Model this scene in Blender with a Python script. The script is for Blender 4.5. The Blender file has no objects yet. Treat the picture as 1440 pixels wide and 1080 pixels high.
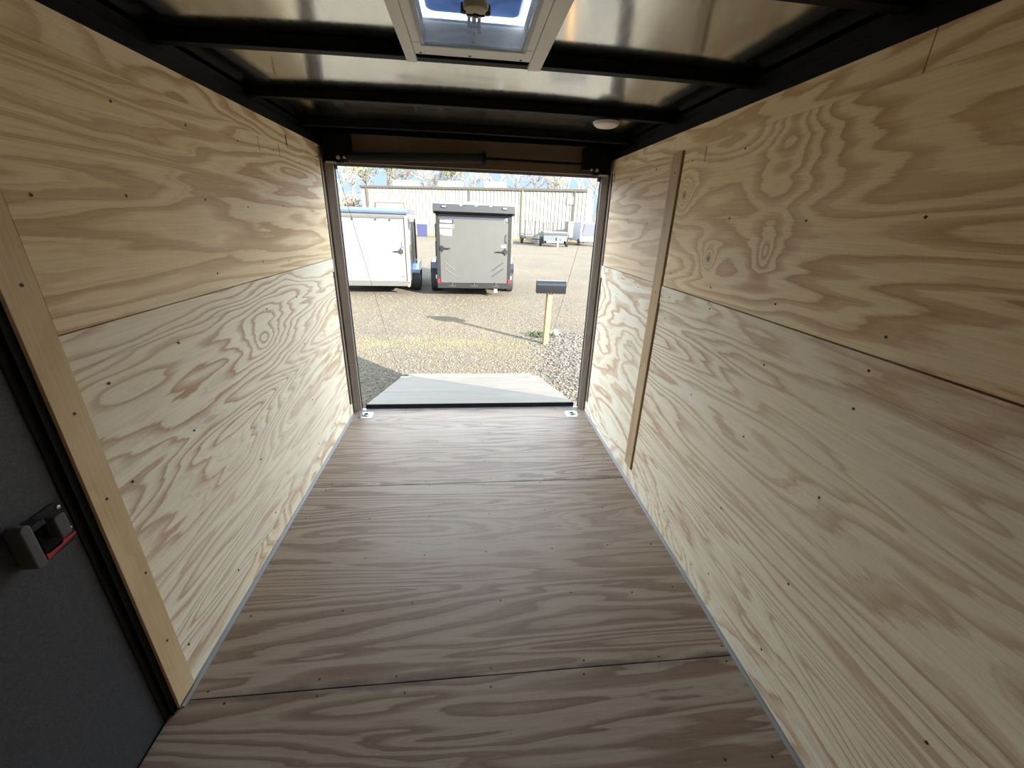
import bpy, bmesh, math, random
from mathutils import Vector, Matrix
random.seed(7)
S = bpy.context.scene
COL = S.collection
PI = math.pi

# ------------------------------------------------------------------ camera
F_PX, PITCH, YAW, ROLL = 568.708, -0.3808, -0.1140, 0.0360
CAM = Vector((-0.0296, -3.2848, 1.5899))
cd = bpy.data.cameras.new('camera'); cam = bpy.data.objects.new('camera', cd); COL.objects.link(cam)
cd.sensor_width = 36.0; cd.lens = F_PX*36.0/1440.0; cd.clip_start = 0.02; cd.clip_end = 600
cy, sy, cp, sp = math.cos(YAW), math.sin(YAW), math.cos(PITCH), math.sin(PITCH)
fw = Vector((-sy*cp, cy*cp, sp)); rt = Vector((cy, sy, 0)); up = rt.cross(fw)
r2 = rt*math.cos(ROLL)+up*math.sin(ROLL); u2 = -rt*math.sin(ROLL)+up*math.cos(ROLL)
M = Matrix.Identity(4)
for i in range(3):
    M[i][0] = r2[i]; M[i][1] = u2[i]; M[i][2] = -fw[i]; M[i][3] = CAM[i]
cam.matrix_world = M
S.camera = cam

# ------------------------------------------------------------------ light
S.view_settings.view_transform = 'Standard'; S.view_settings.look = 'None'
S.view_settings.gamma = 1.0; S.view_settings.use_curve_mapping = False
S.view_settings.exposure = 3.08
SUN_DIR = Vector((-0.70*math.cos(math.radians(20.3)), 0.714*math.cos(math.radians(20.3)), -math.sin(math.radians(20.3))))
w = bpy.data.worlds.new('sky'); S.world = w; w.use_nodes = True
nt = w.node_tree; bg = nt.nodes['Background']
tcw = nt.nodes.new('ShaderNodeTexCoord'); sxw = nt.nodes.new('ShaderNodeSeparateXYZ'); nt.links.new(tcw.outputs['Generated'], sxw.inputs[0])
rw = nt.nodes.new('ShaderNodeValToRGB'); nt.links.new(sxw.outputs[2], rw.inputs[0]); ew = rw.color_ramp.elements
SKY = [(0.0, (.080, .104, .128)), (.105, (.074, .104, .134)), (.15, (.24, .29, .34)), (.22, (.92, 1.04, 1.14)), (.45, (.80, .92, 1.04)), (1.0, (.26, .34, .46))]
while len(ew) < len(SKY): ew.new(.5)
for i, (p, c) in enumerate(SKY): ew[i].position = p; ew[i].color = (*c, 1)
nt.links.new(rw.outputs[0], bg.inputs[0]); bg.inputs[1].default_value = 1.0
sl = bpy.data.lights.new('sun', 'SUN'); so = bpy.data.objects.new('sun', sl); COL.objects.link(so)
sl.energy = 5.2; sl.angle = math.radians(0.55); sl.color = (1.0, 0.95, 0.86)
so.rotation_euler = SUN_DIR.to_track_quat('-Z', 'Y').to_euler(); so.location = (6, -8, 6)

# ------------------------------------------------------------------ helpers
def tag(o, label=None, cat=None, group=None, kind=None):
    if label: o['label'] = label
    if cat: o['category'] = cat
    if group: o['group'] = group
    if kind: o['kind'] = kind
    return o
def empty(name, loc=(0, 0, 0), rz=0, **k):
    o = bpy.data.objects.new(name, None); COL.objects.link(o)
    o.empty_display_size = 0.1
    o.location = loc; o.rotation_euler = (0, 0, rz); return tag(o, **k)
def copy_tree(o, parent=None):
    c = o.copy(); COL.objects.link(c); c.parent = parent
    for ch in [x for x in bpy.data.objects if x.parent == o]: copy_tree(ch, c)
    return c

class MB:
    def __init__(s): s.v = []; s.f = []; s.m = []
    def add(s, vs, fs, mi=0):
        n = len(s.v); s.v += [tuple(v) for v in vs]
        for f in fs: s.f.append([n+i for i in f]); s.m.append(mi)
        return s
    def box(s, x0, x1, y0, y1, z0, z1, mi=0, T=None):
        x0, x1 = sorted((x0, x1)); y0, y1 = sorted((y0, y1)); z0, z1 = sorted((z0, z1))
        vs = [Vector((x, y, z)) for z in (z0, z1) for y in (y0, y1) for x in (x0, x1)]
        if T: vs = [T @ v for v in vs]
        return s.add(vs, [(0, 2, 3, 1), (4, 5, 7, 6), (0, 1, 5, 4), (2, 6, 7, 3), (0, 4, 6, 2), (1, 3, 7, 5)], mi)
    def tube(s, a, b, r0, r1=None, n=10, caps=True, mi=0):
        a = Vector(a); b = Vector(b); r1 = r0 if r1 is None else r1
        d = (b-a)
        if d.length < 1e-7: return s
        d.normalize(); q = Vector((0, 0, 1)) if abs(d.z) < .9 else Vector((1, 0, 0))
        u = d.cross(q).normalized(); v = d.cross(u)
        vs = [a+u*r0*math.cos(2*PI*i/n)+v*r0*math.sin(2*PI*i/n) for i in range(n)]
        vs += [b+u*r1*math.cos(2*PI*i/n)+v*r1*math.sin(2*PI*i/n) for i in range(n)]
        fs = [(i, i+n, (i+1) % n+n, (i+1) % n) for i in range(n)]
        if caps: fs += [tuple(range(n)), tuple(range(2*n-1, n-1, -1))]
        return s.add(vs, fs, mi)
    def path(s, pts, r, n=8, mi=0):
        for i in range(len(pts)-1): s.tube(pts[i], pts[i+1], r, r, n, True, mi)
        return s
    def lathe(s, c, prof, n=24, axis='z', mi=0):
        c = Vector(c); vs = []
        for (r, h) in prof:
            for i in range(n):
                a = 2*PI*i/n; p = (r*math.cos(a), r*math.sin(a), h)
                if axis == 'x': p = (h, p[0], p[1])
                if axis == 'y': p = (p[0], h, p[1])
                vs.append(c+Vector(p))
        fs = []
        for k in range(len(prof)-1):
            for i in range(n):
                fs.append((k*n+i, k*n+(i+1) % n, (k+1)*n+(i+1) % n, (k+1)*n+i))
        fs.append(tuple(range(n-1, -1, -1))); fs.append(tuple(range((len(prof)-1)*n, len(prof)*n)))
        return s.add(vs, fs, mi)
    def prism(s, poly, axis, a, b, mi=0):
        # poly: 2D points; axis: extrusion axis; the other two in x,y,z order
        def P(p, t):
            return {'x': (t, p[0], p[1]), 'y': (p[0], t, p[1]), 'z': (p[0], p[1], t)}[axis]
        n = len(poly); vs = [P(p, a) for p in poly]+[P(p, b) for p in poly]
        fs = [(i, (i+1) % n, (i+1) % n+n, i+n) for i in range(n)]+[tuple(range(n-1, -1, -1)), tuple(range(n, 2*n))]
        return s.add(vs, fs, mi)
    def ring(s, z0, z1, outer, inner, mi=0):
        # rectangular frame in xy; outer/inner = (x0,x1,y0,y1)
        X0, X1, Y0, Y1 = outer; a, b, c, d = inner
        s.box(X0, X1, Y0, c, z0, z1, mi); s.box(X0, X1, d, Y1, z0, z1, mi)
        s.box(X0, a, c, d, z0, z1, mi); s.box(b, X1, c, d, z0, z1, mi); return s
    def build(s, name, mats, parent=None, smooth=False, bevel=0):
        me = bpy.data.meshes.new(name); me.from_pydata(s.v, [], s.f)
        mats = mats if isinstance(mats, (list, tuple)) else [mats]
        for m in mats: me.materials.append(m)
        if len(mats) > 1: me.polygons.foreach_set('material_index', s.m)
        bm = bmesh.new(); bm.from_mesh(me); bmesh.ops.recalc_face_normals(bm, faces=bm.faces); bm.to_mesh(me); bm.free()
        me.update()
        o = bpy.data.objects.new(name, me); COL.objects.link(o)
        if parent is not None: o.parent = parent
        if smooth:
            me.polygons.foreach_set('use_smooth', [True]*len(me.polygons))
            try: me.set_sharp_from_angle(angle=math.radians(40))
            except Exception: pass
        if bevel:
            b = o.modifiers.new('bevel', 'BEVEL'); b.width = bevel; b.segments = 2; b.limit_method = 'ANGLE'
        return o

def struct(o): o['kind'] = 'structure'; return o

# ------------------------------------------------------------------ materials
def srgb(r, g, b):
    f = lambda c: (c/255/12.92 if c/255 <= .04045 else ((c/255+.055)/1.055)**2.4)
    return (f(r), f(g), f(b), 1)
def osrgb(r, g, b, k=.72):
    # outdoor colours darkened to balance daylight against the raised exposure
    c = srgb(r, g, b); return (c[0]*k, c[1]*k, c[2]*k, 1)
class NT:
    def __init__(s, name):
        s.m = bpy.data.materials.new(name); s.m.use_nodes = True; s.t = s.m.node_tree; s.b = s.t.nodes['Principled BSDF']
    def n(s, t, **k):
        x = s.t.nodes.new('ShaderNode'+t)
        for a, v in k.items():
            if a.startswith('i_'):
                key = a[2:]; key = int(key) if key.isdigit() else key.replace('_', ' ')
                if hasattr(v, 'is_output') and v.is_output: s.t.links.new(v, x.inputs[key])
                else: x.inputs[key].default_value = v
            else: setattr(x, a, v)
        return x
    def l(s, a, b): s.t.links.new(a, b)
    def math(s, op, a, b=None, c=None):
        x = s.n('Math', operation=op)
        for i, v in enumerate((a, b, c)):
            if v is None: continue
            if hasattr(v, 'is_output'): s.l(v, x.inputs[i])
            else: x.inputs[i].default_value = v
        return x.outputs[0]
    def coords(s, scale=(1, 1, 1), loc=(0, 0, 0), rot=(0, 0, 0)):
        tc = s.n('TexCoord'); mp = s.n('Mapping'); s.l(tc.outputs['Object'], mp.inputs[0])
        mp.inputs['Scale'].default_value = scale; mp.inputs['Location'].default_value = loc; mp.inputs['Rotation'].default_value = rot
        return mp.outputs[0]
    def noise(s, vec, scale=1., detail=2., rough=.5, dist=0.):
        x = s.n('TexNoise'); s.l(vec, x.inputs['Vector'])
        x.inputs['Scale'].default_value = scale; x.inputs['Detail'].default_value = detail
        x.inputs['Roughness'].default_value = rough; x.inputs['Distortion'].default_value = dist
        return x.outputs[0]
    def ramp(s, fac, stops, interp='LINEAR'):
        x = s.n('ValToRGB'); s.l(fac, x.inputs[0]); e = x.color_ramp.elements; x.color_ramp.interpolation = interp
        while len(e) < len(stops): e.new(.5)
        for i, (p, c) in enumerate(stops):
            e[i].position = p; e[i].color = c if len(c) == 4 else (*c, 1)
        return x.outputs[0]
    def mix(s, fac, a, b, mode='MIX'):
        x = s.n('Mix', data_type='RGBA', blend_type=mode)
        for i, v in ((0, fac), (6, a), (7, b)):
            if hasattr(v, 'is_output'): s.l(v, x.inputs[i])
            else: x.inputs[i].default_value = v
        return x.outputs[2]
    def bump(s, h, strength=.3, dist=.01):
        x = s.n('Bump'); s.l(h, x.inputs['Height']); x.inputs['Strength'].default_value = strength; x.inputs['Distance'].default_value = dist
        s.l(x.outputs[0], s.b.inputs['Normal'])

def plain(name, col, rough=.5, metal=0., spec=.5, var=0.06, vs=3., bump=0, bs=60):
    k = NT(name); c = k.coords()
    n = k.noise(c, vs, 3)
    a = tuple(min(1, x*(1+var)) for x in col[:3])+(1,); b = tuple(x*(1-var) for x in col[:3])+(1,)
    k.l(k.ramp(n, [(.3, b), (.7, a)]), k.b.inputs['Base Color'])
    k.b.inputs['Roughness'].default_value = rough; k.b.inputs['Metallic'].default_value = metal
    k.b.inputs['Specular IOR Level'].default_value = spec
    if bump: k.bump(k.noise(c, bs, 2), bump, .002)
    return k.m

def plywood(name, grain='y', seed=0., light=srgb(222, 196, 152), dark=srgb(178, 138, 96), bands=8., stretch=.45, across=2.6,
            amount=1., knots=(), patch=.5, rough=.55, stain=None, duty=.58, pale=srgb(232, 214, 180), wob=.5, fine=1.):
    """rotary cut softwood: contour bands of a stretched height field, one edge sharp and one soft"""
    k = NT(name)
    def sc(al, ac): return {'y': (ac, al, ac), 'x': (al, ac, ac), 'z': (ac, ac, al)}[grain]
    off = (seed*3.7, seed*5.3, seed*2.9)
    base = k.coords(sc(1, 1))
    c = k.coords(sc(stretch, across), off)
    h = k.noise(c, 1.0, 3.0, .42, wob)
    geo = k.n('TexCoord').outputs['Object']
    for (p, amp, ra, rl) in knots:
        # elongated bump in the height field around a knot
        sub = k.n('VectorMath', operation='SUBTRACT'); k.l(geo, sub.inputs[0]); sub.inputs[1].default_value = p
        mul = k.n('VectorMath', operation='MULTIPLY'); k.l(sub.outputs[0], mul.inputs[0])
        s_ = sc(1/rl, 1/ra); mul.inputs[1].default_value = s_
        ln = k.n('VectorMath', operation='LENGTH'); k.l(mul.outputs[0], ln.inputs[0])
        d2 = k.math('POWER', ln.outputs['Value'], 1.5)
        g = k.math('DIVIDE', amp, k.math('ADD', d2, 1.0))
        h = k.math('ADD', h, g)
    # small frayed wobble along band edges
    fr = k.noise(k.coords(sc(5, 45), off), 1., 3, .65)
    h2 = k.math('MULTIPLY_ADD', fr, .035, h)
    h2 = k.math('MULTIPLY_ADD', k.noise(k.coords(sc(1.1, 5.5), (off[2]+3, off[1], off[0])), 1., 2, .5, .4), .16, h2)
    fb = k.math('FRACT', k.math('MULTIPLY', h2, bands*1.5))
    band = k.ramp(fb, [(0.0, (0.25,)*3), (.10, (0.05,)*3), (duty-.18, (.05,)*3), (duty, (.55,)*3), (.88, (1,)*3), (.94, (.95,)*3), (1.0, (0.25,)*3)])
    # thin late-wood pinstripes in parts of the sheet
    fb2 = k.math('FRACT', k.math('MULTIPLY', h2, bands*3.1))
    thin = k.ramp(fb2, [(0, (0,)*3), (.62, (0,)*3), (.85, (1,)*3), (1, (0,)*3)])
    where = k.ramp(k.noise(k.coords(sc(.5, 2.0), (off[1], off[2], off[0])), 1, 2), [(.46, (0,)*3), (.62, (1,)*3)])
    amt = k.ramp(k.noise(k.coords(sc(.6, 1.8), (off[2], off[0], off[1])), 1, 2), [(.3, (.45,)*3), (.62, (1,)*3)])
    f1 = k.math('MULTIPLY', k.math('MULTIPLY', band, amt), amount*.8)
    f2 = k.math('MULTIPLY', k.math('MULTIPLY', thin, where), amount*.45)
    fac = k.math('MINIMUM', k.math('ADD', f1, k.math('MULTIPLY', f2, .7)), 1.)
    fib = k.noise(k.coords(sc(3, 160), off), 1., 3, .7)
    basecol = k.mix(k.ramp(k.noise(k.coords(sc(.8, 2.2), (off[0]+9, off[1]+4, off[2])), 1, 3), [(.35, (0,)*3), (.65, (patch,)*3)]), light, pale)
    col = k.mix(fac, basecol, dark)
    sh = k.ramp(fib, [(.25, (.90-.05*fine,)*3), (.75, (1.06,)*3)])
    col = k.mix(1., col, sh, 'MULTIPLY')
    sm = k.ramp(k.noise(k.coords((1, 1, 1), off), 2.3, 3), [(.55, (0,)*3), (.85, (.35,)*3)])
    col = k.mix(k.math('MULTIPLY', sm, .5), col, srgb(150, 132, 108))
    if stain is not None:
        # grime worked into the joint between two sheets
        sx = k.n('SeparateXYZ'); k.l(geo, sx.inputs[0])
        nz = k.noise(k.coords((9, 40, 1), off), 1., 3, .6)
        d = k.math('ADD', k.math('ABSOLUTE', k.math('SUBTRACT', sx.outputs[1], stain)), k.math('MULTIPLY', k.math('SUBTRACT', nz, .5), .05))
        m1 = k.math('MULTIPLY', k.ramp(d, [(.004, (.8,)*3), (.030, (0,)*3)]), k.ramp(k.noise(k.coords((4.5, 2, 1), off), 1., 2), [(.40, (.15,)*3), (.58, (1,)*3)]))
        col = k.mix(m1, col, srgb(70, 62, 56))
    # small dark core in each knot
    for (p, amp, ra, rl) in knots:
        if amp < .3: continue
        sub = k.n('VectorMath', operation='SUBTRACT'); k.l(geo, sub.inputs[0]); sub.inputs[1].default_value = p
        ln = k.n('VectorMath', operation='LENGTH'); k.l(sub.outputs[0], ln.inputs[0])
        col = k.mix(k.ramp(ln.outputs['Value'], [(.006, (.85,)*3), (.022, (0,)*3)]), col, srgb(80, 50, 30))
    k.l(col, k.b.inputs['Base Color'])
    k.b.inputs['Roughness'].default_value = rough
    k.b.inputs['Specular IOR Level'].default_value = .35
    k.bump(k.math('ADD', k.math('MULTIPLY', fib, .5), k.math('MULTIPLY', fac, .5)), .25, .0015)
    return k.m

M_ = {}
W0 = dict(light=srgb(248, 224, 178), dark=srgb(194, 144, 94), pale=srgb(249, 240, 216))
W1 = dict(duty=.70, light=srgb(245, 232, 204), dark=srgb(186, 144, 102), pale=srgb(250, 247, 236))
M_['ply_LU'] = plywood('plywood_left_upper', 'y', 1.3, bands=8.5, stretch=.26, across=3.4, **W0)
M_['ply_LL'] = plywood('plywood_left_lower', 'y', 4.1, bands=12, stretch=.46, across=3.2, wob=.5, **W1,
                       knots=[((-1.03, -1.25, 1.02), .25, .10, .16), ((-1.03, -1.6, .55), .2, .16, .3)])
M_['ply_RU'] = plywood('plywood_right_upper', 'y', 2.2, bands=11.5, stretch=.36, across=3.0, wob=.4, **W0,
                       knots=[((1.03, -1.20, 1.74), .34, .045, .035), ((1.03, -1.52, 1.47), .34, .035, .035), ((1.03, -1.87, 1.52), .2, .06, .04), ((1.03, -1.86, 1.98), .36, .22, .12)])
M_['ply_RUr'] = plywood('plywood_right_upper_rear', 'y', 6.2, bands=8, stretch=.5, across=4, light=srgb(234, 210, 176), dark=srgb(194, 160, 124), pale=srgb(240, 224, 198))
M_['ply_RL'] = plywood('plywood_right_lower', 'y', 9.7, bands=13, stretch=.34, across=3.6, wob=.4, **W1)
M_['ply_RLr'] = plywood('plywood_right_lower_rear', 'y', 12.4, bands=9, stretch=.7, across=2.6, wob=.7, **W1)
M_['strip'] = plywood('plywood_strip', 'y', 15.1, bands=9, stretch=.7, across=2.4, **W0)
M_['strip_low'] = plywood('plywood_strip_low', 'y', 18.1, bands=12, stretch=.9, across=2.4, **W1)
M_['batten'] = plywood('plywood_batten', 'z', 21., light=srgb(186, 160, 122), dark=srgb(160, 132, 96), pale=srgb(196, 172, 134), bands=5, stretch=.5, across=3, amount=.6)
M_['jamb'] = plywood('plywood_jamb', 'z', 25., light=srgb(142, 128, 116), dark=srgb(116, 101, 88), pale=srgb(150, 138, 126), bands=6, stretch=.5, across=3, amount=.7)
M_['birch'] = plywood('birch_board', 'z', 31., light=srgb(222, 196, 154), dark=srgb(198, 164, 120), pale=srgb(228, 206, 168), bands=2.2, stretch=1.2, across=2, amount=.5, wob=1.2)
FL = dict(light=srgb(144, 125, 106), dark=srgb(101, 75, 57), pale=srgb(154, 143, 131))
M_['fl'] = [plywood('plywood_floor_%s' % n, 'x', s, bands=b, stretch=st, across=ac, wob=.8, rough=.52, stain=(-1.06 if n == 'rear' else -2.279), **FL) for n, s, b, st, ac in (('rear', 41., 9, .36, 4.6), ('middle', 45.5, 9, .30, 3.6), ('near', 50.2, 9, .34, 3.2), ('front', 55., 7, .5, 3.0))]
M_['ramp'] = plywood('plywood_ramp', 'x', 61., light=osrgb(112, 104, 92), dark=osrgb(90, 79, 64), pale=osrgb(118, 112, 102), bands=6, stretch=.4, across=2.5, amount=.7)
M_['header'] = plywood('plywood_header', 'x', 65., light=srgb(104, 84, 64), dark=srgb(88, 70, 52), pale=srgb(112, 94, 74), bands=6, stretch=.4, across=2.5, amount=.6)  # backlit shade of the header is put into its wood colour
M_['pine'] = plywood('pine_post', 'z', 71., light=osrgb(138, 108, 70), dark=osrgb(110, 74, 40), pale=osrgb(148, 122, 84), bands=10, stretch=.6, across=7)
M_['gap'] = plain('shadow_gap_wood', srgb(34, 22, 14), .9)
M_['black'] = plain('black_paint', srgb(10, 10, 11), .6, 0, .12)
M_['blackmatte'] = plain('black_rubber', srgb(20, 20, 20), .8)
M_['screw'] = plain('dark_screw', srgb(60, 44, 32), .5, .4)
M_['alu'] = plain('brushed_aluminium', srgb(190, 194, 198), .35, 1.)
M_['zinc'] = plain('zinc_plate', srgb(205, 212, 220), .3, 1., bump=.2)
M_['whiteplastic'] = plain('white_plastic', srgb(222, 220, 214), .45)
M_['greytrim'] = plain('grey_trim', srgb(150, 152, 154), .45, .5)

def roof_mat():
    k = NT('mill_finish_roof_sheet'); c = k.coords((1, 1, 1))
    k.b.inputs['Base Color'].default_value = srgb(206, 212, 214); k.b.inputs['Metallic'].default_value = 1.
    r = k.ramp(k.noise(k.coords((60, 1.2, 1)), 1, 3), [(.3, (.10,)*3), (.7, (.16,)*3)]); k.l(r, k.b.inputs['Roughness'])
    k.b.inputs['Anisotropic'].default_value = 0.0
    h = k.math('ADD', k.math('MULTIPLY', k.noise(k.coords((3, 6, 1)), 1, 1), 1.0), k.math('MULTIPLY', k.noise(k.coords((8, 220, 1)), 1, 1), .02))
    k.bump(h, .05, .02); return k.m
M_['roof'] = roof_mat()
def door_mat():
    k = NT('dark_grey_textured_panel'); c = k.coords()
    k.l(k.ramp(k.noise(c, 180, 2), [(.35, srgb(54, 57, 63)), (.65, srgb(68, 71, 78))]), k.b.inputs['Base Color'])
    k.b.inputs['Roughness'].default_value = .6; k.bump(k.noise(c, 260, 2), .5, .001); return k.m
M_['doorgrey'] = door_mat()
def translucent(name, col, f=.7):
    k = NT(name); t = k.t; tr = t.nodes.new('ShaderNodeBsdfTranslucent'); tr.inputs[0].default_value = col
    n = k.noise(k.coords((4, 4, 14)), 1.5, 3, .5, .8)
    k.l(k.ramp(n, [(.3, tuple(x*.62 for x in col[:3])), (.7, col)]), tr.inputs[0])
    gl = t.nodes.new('ShaderNodeBsdfDiffuse'); gl.inputs[0].default_value = col
    mx = t.nodes.new('ShaderNodeMixShader'); mx.inputs[0].default_value = f
    k.l(gl.outputs[0], mx.inputs[1]); k.l(tr.outputs[0], mx.inputs[2]); k.l(mx.outputs[0], t.nodes['Material Output'].inputs[0]); return k.m
M_['lid'] = translucent('translucent_vent_lid', (.86, .88, .9, 1))
M_['lidtop'] = translucent('vent_lid_top_sky_blue', (.115, .150, .225, 1), .9)  # sky blue seen through the lid is put into its colour
def gravel():
    k = NT('tan_gravel'); c = k.coords()
    v = k.n('TexVoronoi'); k.l(c, v.inputs['Vector']); v.inputs['Scale'].default_value = 42
    v2 = k.n('TexVoronoi'); k.l(c, v2.inputs['Vector']); v2.inputs['Scale'].default_value = 14
    stone = k.ramp(v.outputs['Color'], [(.0, osrgb(32, 28, 24)), (.4, osrgb(76, 67, 55)), (.75, osrgb(102, 90, 67)), (1., osrgb(132, 120, 100))])
    n1 = k.ramp(k.noise(c, .35, 4, .55), [(.35, osrgb(77, 68, 54)), (.65, osrgb(104, 91, 64))])
    col = k.mix(.45, stone, n1)
    # dry grass streak in front of the mailbox
    tc = k.n('TexCoord'); sx = k.n('SeparateXYZ'); k.l(tc.outputs['Object'], sx.inputs[0])
    d = k.math('ABSOLUTE', k.math('ADD', k.math('SUBTRACT', sx.outputs[1], 3.75), k.math('MULTIPLY', sx.outputs[0], .06)))
    m = k.math('MULTIPLY', k.ramp(d, [(.15, (1,)*3), (.62, (0,)*3)]), k.ramp(k.noise(c, 3.5, 4, .6), [(.38, (0,)*3), (.58, (1,)*3)]))
    m = k.math('MULTIPLY', m, k.ramp(sx.outputs[0], [(.0, (1,)*3), (.99, (.4,)*3)]))
    grass = k.ramp(k.noise(k.coords((60, 90, 1)), 1, 2), [(.35, osrgb(86, 77, 44)), (.65, osrgb(124, 115, 74))])
    col = k.mix(k.math('MULTIPLY', m, .7), col, grass)
    k.l(col, k.b.inputs['Base Color']); k.b.inputs['Roughness'].default_value = .95
    h = k.math('ADD', v.outputs['Distance'], k.math('MULTIPLY', v2.outputs['Distance'], .8)); 
    k.bump(k.math('SUBTRACT', 1., h), 1., .035); return k.m
M_['gravel'] = gravel()

# ================================================================== TRAILER INTERIOR
HW = 1.0265          # half width at the plywood faces
ZT = 2.03            # top of plywood
YF = -4.25           # front of the box
GZ = -0.47           # ground level
BK = HW+.020         # backing sheet face

screw_mesh = MB().lathe((0, 0, 0), [(.0042, -.001), (.0042, .0008), (.002, .0012)], 8)
_first = {}
def screw(parent, p, axis):
    key = axis
    if key not in _first:
        mb = MB()
        mb.lathe((0, 0, 0), [(.0042, -.001), (.0042, .0009), (.0018, .0006)], 8, {'x': 'x', 'z': 'z', 'y': 'y'}[axis])
        o = mb.build('screw', M_['screw'], parent); _first[key] = o
    else:
        o = _first[key].copy(); COL.objects.link(o); o.parent = parent
    o.location = p
    return o

def wall(side):
    s = -1 if side == 'left' else 1
    X = lambda d: s*(HW+d)          # d>0 : behind the plywood face
    b = MB()
    if s > 0:
        b.box(X(.020), X(.075), YF, .04, -.12, ZT)
    else:
        D0, D1, DZ = -3.22, -2.34, 1.98
        b.box(X(.020), X(.075), YF, D0, -.12, ZT); b.box(X(.020), X(.075), D1, .04, -.12, ZT)
        b.box(X(.020), X(.075), D0, D1, DZ, ZT); b.box(X(.020), X(.075), D0, D1, -.12, -.045)
    root = b.build('wall_'+side, M_['gap']); struct(root)
    def board(name, y0, y1, z0, z1, mat, face=0., bev=.0005):
        return MB().box(X(face), X(.020), y0, y1, z0, z1).build(name, mat, root, bevel=bev)
    # exterior skin, steel rail
    MB().box(X(.075), X(.083), YF-.02, .10, -.16, 2.20).build('outer_skin', M_['black'], root) if s > 0 else \
        MB().box(X(.075), X(.083), YF-.02, -3.22, -.16, 2.20).box(X(.075), X(.083), -2.34, .10, -.16, 2.20).box(X(.075), X(.083), -3.22, -2.34, 1.98, 2.20).build('outer_skin', M_['black'], root)
    rail = MB().box(X(.004), X(.075), YF, .03, ZT+.003, 2.075).box(X(.03), X(.075), YF, .03, 2.075, 2.125)
    rail.build('top_rail', M_['black'], root, bevel=.003)
    ydoor = -2.222
    if s > 0:
        for y0, y1 in ((-1.008, -.009), (-2.24, -1.011), (YF, -2.243)):
            board('top_strip', y0, y1, 1.943, ZT, M_['strip'])
        board('middle_strip', -1.014, -.038, 1.199, 1.292, M_['ply_RLr'], .0)
        board('middle_strip', YF, -1.117, 1.199, 1.292, M_['ply_RL'], .0)
        board('kick_strip', YF, -.009, 0, .100, M_['strip_low'])
        bt = board('vertical_batten', -1.114, -1.016, .104, 1.943, M_['batten'], -.007)
        board('upper_panel', -1.016, -.073, 1.296, 1.942, M_['ply_RUr'], -.001)
        board('upper_panel', YF, -1.136, 1.298, 1.942, M_['ply_RU'], -.003)
        board('lower_panel', -1.016, -.073, .104, 1.1984, M_['ply_RLr'])
        board('lower_panel', YF, -1.132, .104, 1.1984, M_['ply_RL'])
        ys = [-.12, -.45, -.8, -1.2, -1.6, -2.0, -2.4, -2.8]
    else:
        board('top_strip', -2.20, -.009, 1.943, ZT, M_['strip'])
        board('top_strip', YF, -2.203, 1.943, ZT, M_['strip'])
        board('middle_strip', ydoor-.002, -.038, 1.1988, 1.292, M_['ply_LL'], .003)
        board('kick_strip', ydoor+.0, -.009, 0, .104, M_['strip_low'], .001)
        board('upper_panel', ydoor+.001, -.073, 1.297, 1.942, M_['ply_LU'], -.003)
        board('lower_panel', ydoor+.001, -.073, .108, 1.1983, M_['ply_LL'], .002)
        jb = board('door_side_board', -2.303, ydoor, 0, 1.942, M_['birch'], -.003)
        board('front_panel', YF, -3.27, 0, 1.942, M_['ply_RU'])
        ys = [-.12, -.45, -.8, -1.15, -1.5, -1.85, -2.16]
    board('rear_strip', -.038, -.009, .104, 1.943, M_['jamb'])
    # screws
    r = random.Random(5+s)
    for z in (1.36, 1.62, 1.88, 1.25, 1.15, .85, .5, .16):
        for y in ys:
            if r.random() < .3: continue
            yy = y+r.uniform(-.03, .03)
            if s > 0 and -1.15 < yy < -.99: continue
            zz = z+r.uniform(-.015, .015)
            screw(root, (X(-.003 if zz > 1.3 else (0.004 if (s < 0 and zz > 1.2) else 0)), yy, zz), 'x')
    if s > 0:
        for z in (.2, .5, .8, 1.25, 1.6, 1.85): screw(root, (X(-.007), -1.065+r.uniform(-.03, .03), z), 'x')
    else:
        for z in (.25, .55, .86, 1.12, 1.4, 1.6, 1.86): screw(root, (X(-.003), -2.245+r.uniform(-.02, .01), z+r.uniform(-.03, .03)), 'x')
    # short saw cuts near the top
    for (y, z) in (((-.95, 1.90), (-.60, 1.96), (-.72, 1.90), (-.14, 1.90)) if s < 0 else ((-1.33, 1.90), (-.11, 1.915))):
        MB().box(X(-.0036), X(0), y-.0015, y+.0015, z-.032, z+.032).build('saw_cut', M_['gap'], root)
    return root
wall_left = wall('left'); wall_right = wall('right')

# front wall behind the camera
fwall = MB().box(-HW-.075, HW+.075, YF-.06, YF, -.12, 2.2).build('wall_front', M_['ply_RU']); struct(fwall)

# rear wall : splayed jambs + header above the ramp opening
rear = MB()
rear.box(-HW-.083, HW+.083, .040, .10, 1.935, 2.20)
rear.box(-HW-.083, -1.0, .045, .10, -.16, 2.2).box(1.0, HW+.083, .045, .10, -.16, 2.2)
rear = rear.build('wall_rear', M_['black']); struct(rear)
for s in (-1, 1):
    xo = .977 if s < 0 else .983
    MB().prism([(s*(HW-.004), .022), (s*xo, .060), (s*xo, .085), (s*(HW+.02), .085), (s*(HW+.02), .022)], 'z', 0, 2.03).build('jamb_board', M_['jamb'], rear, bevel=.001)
    MB().box(s*(xo-.004), s*(xo+.02), .086, .104, 0, 1.94).build('jamb_edge', M_['blackmatte'], rear)
    for z in (.1, .45, .8, 1.15, 1.5, 1.78):
        screw(rear, (s*(HW+xo)/2+s*-.001, .025, z), 'x')
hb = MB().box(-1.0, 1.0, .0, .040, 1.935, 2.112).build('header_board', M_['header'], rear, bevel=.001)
MB().box(-.97, .97, .10, .106, 1.922, 1.945).build('header_trim', M_['alu'], rear)
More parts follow.
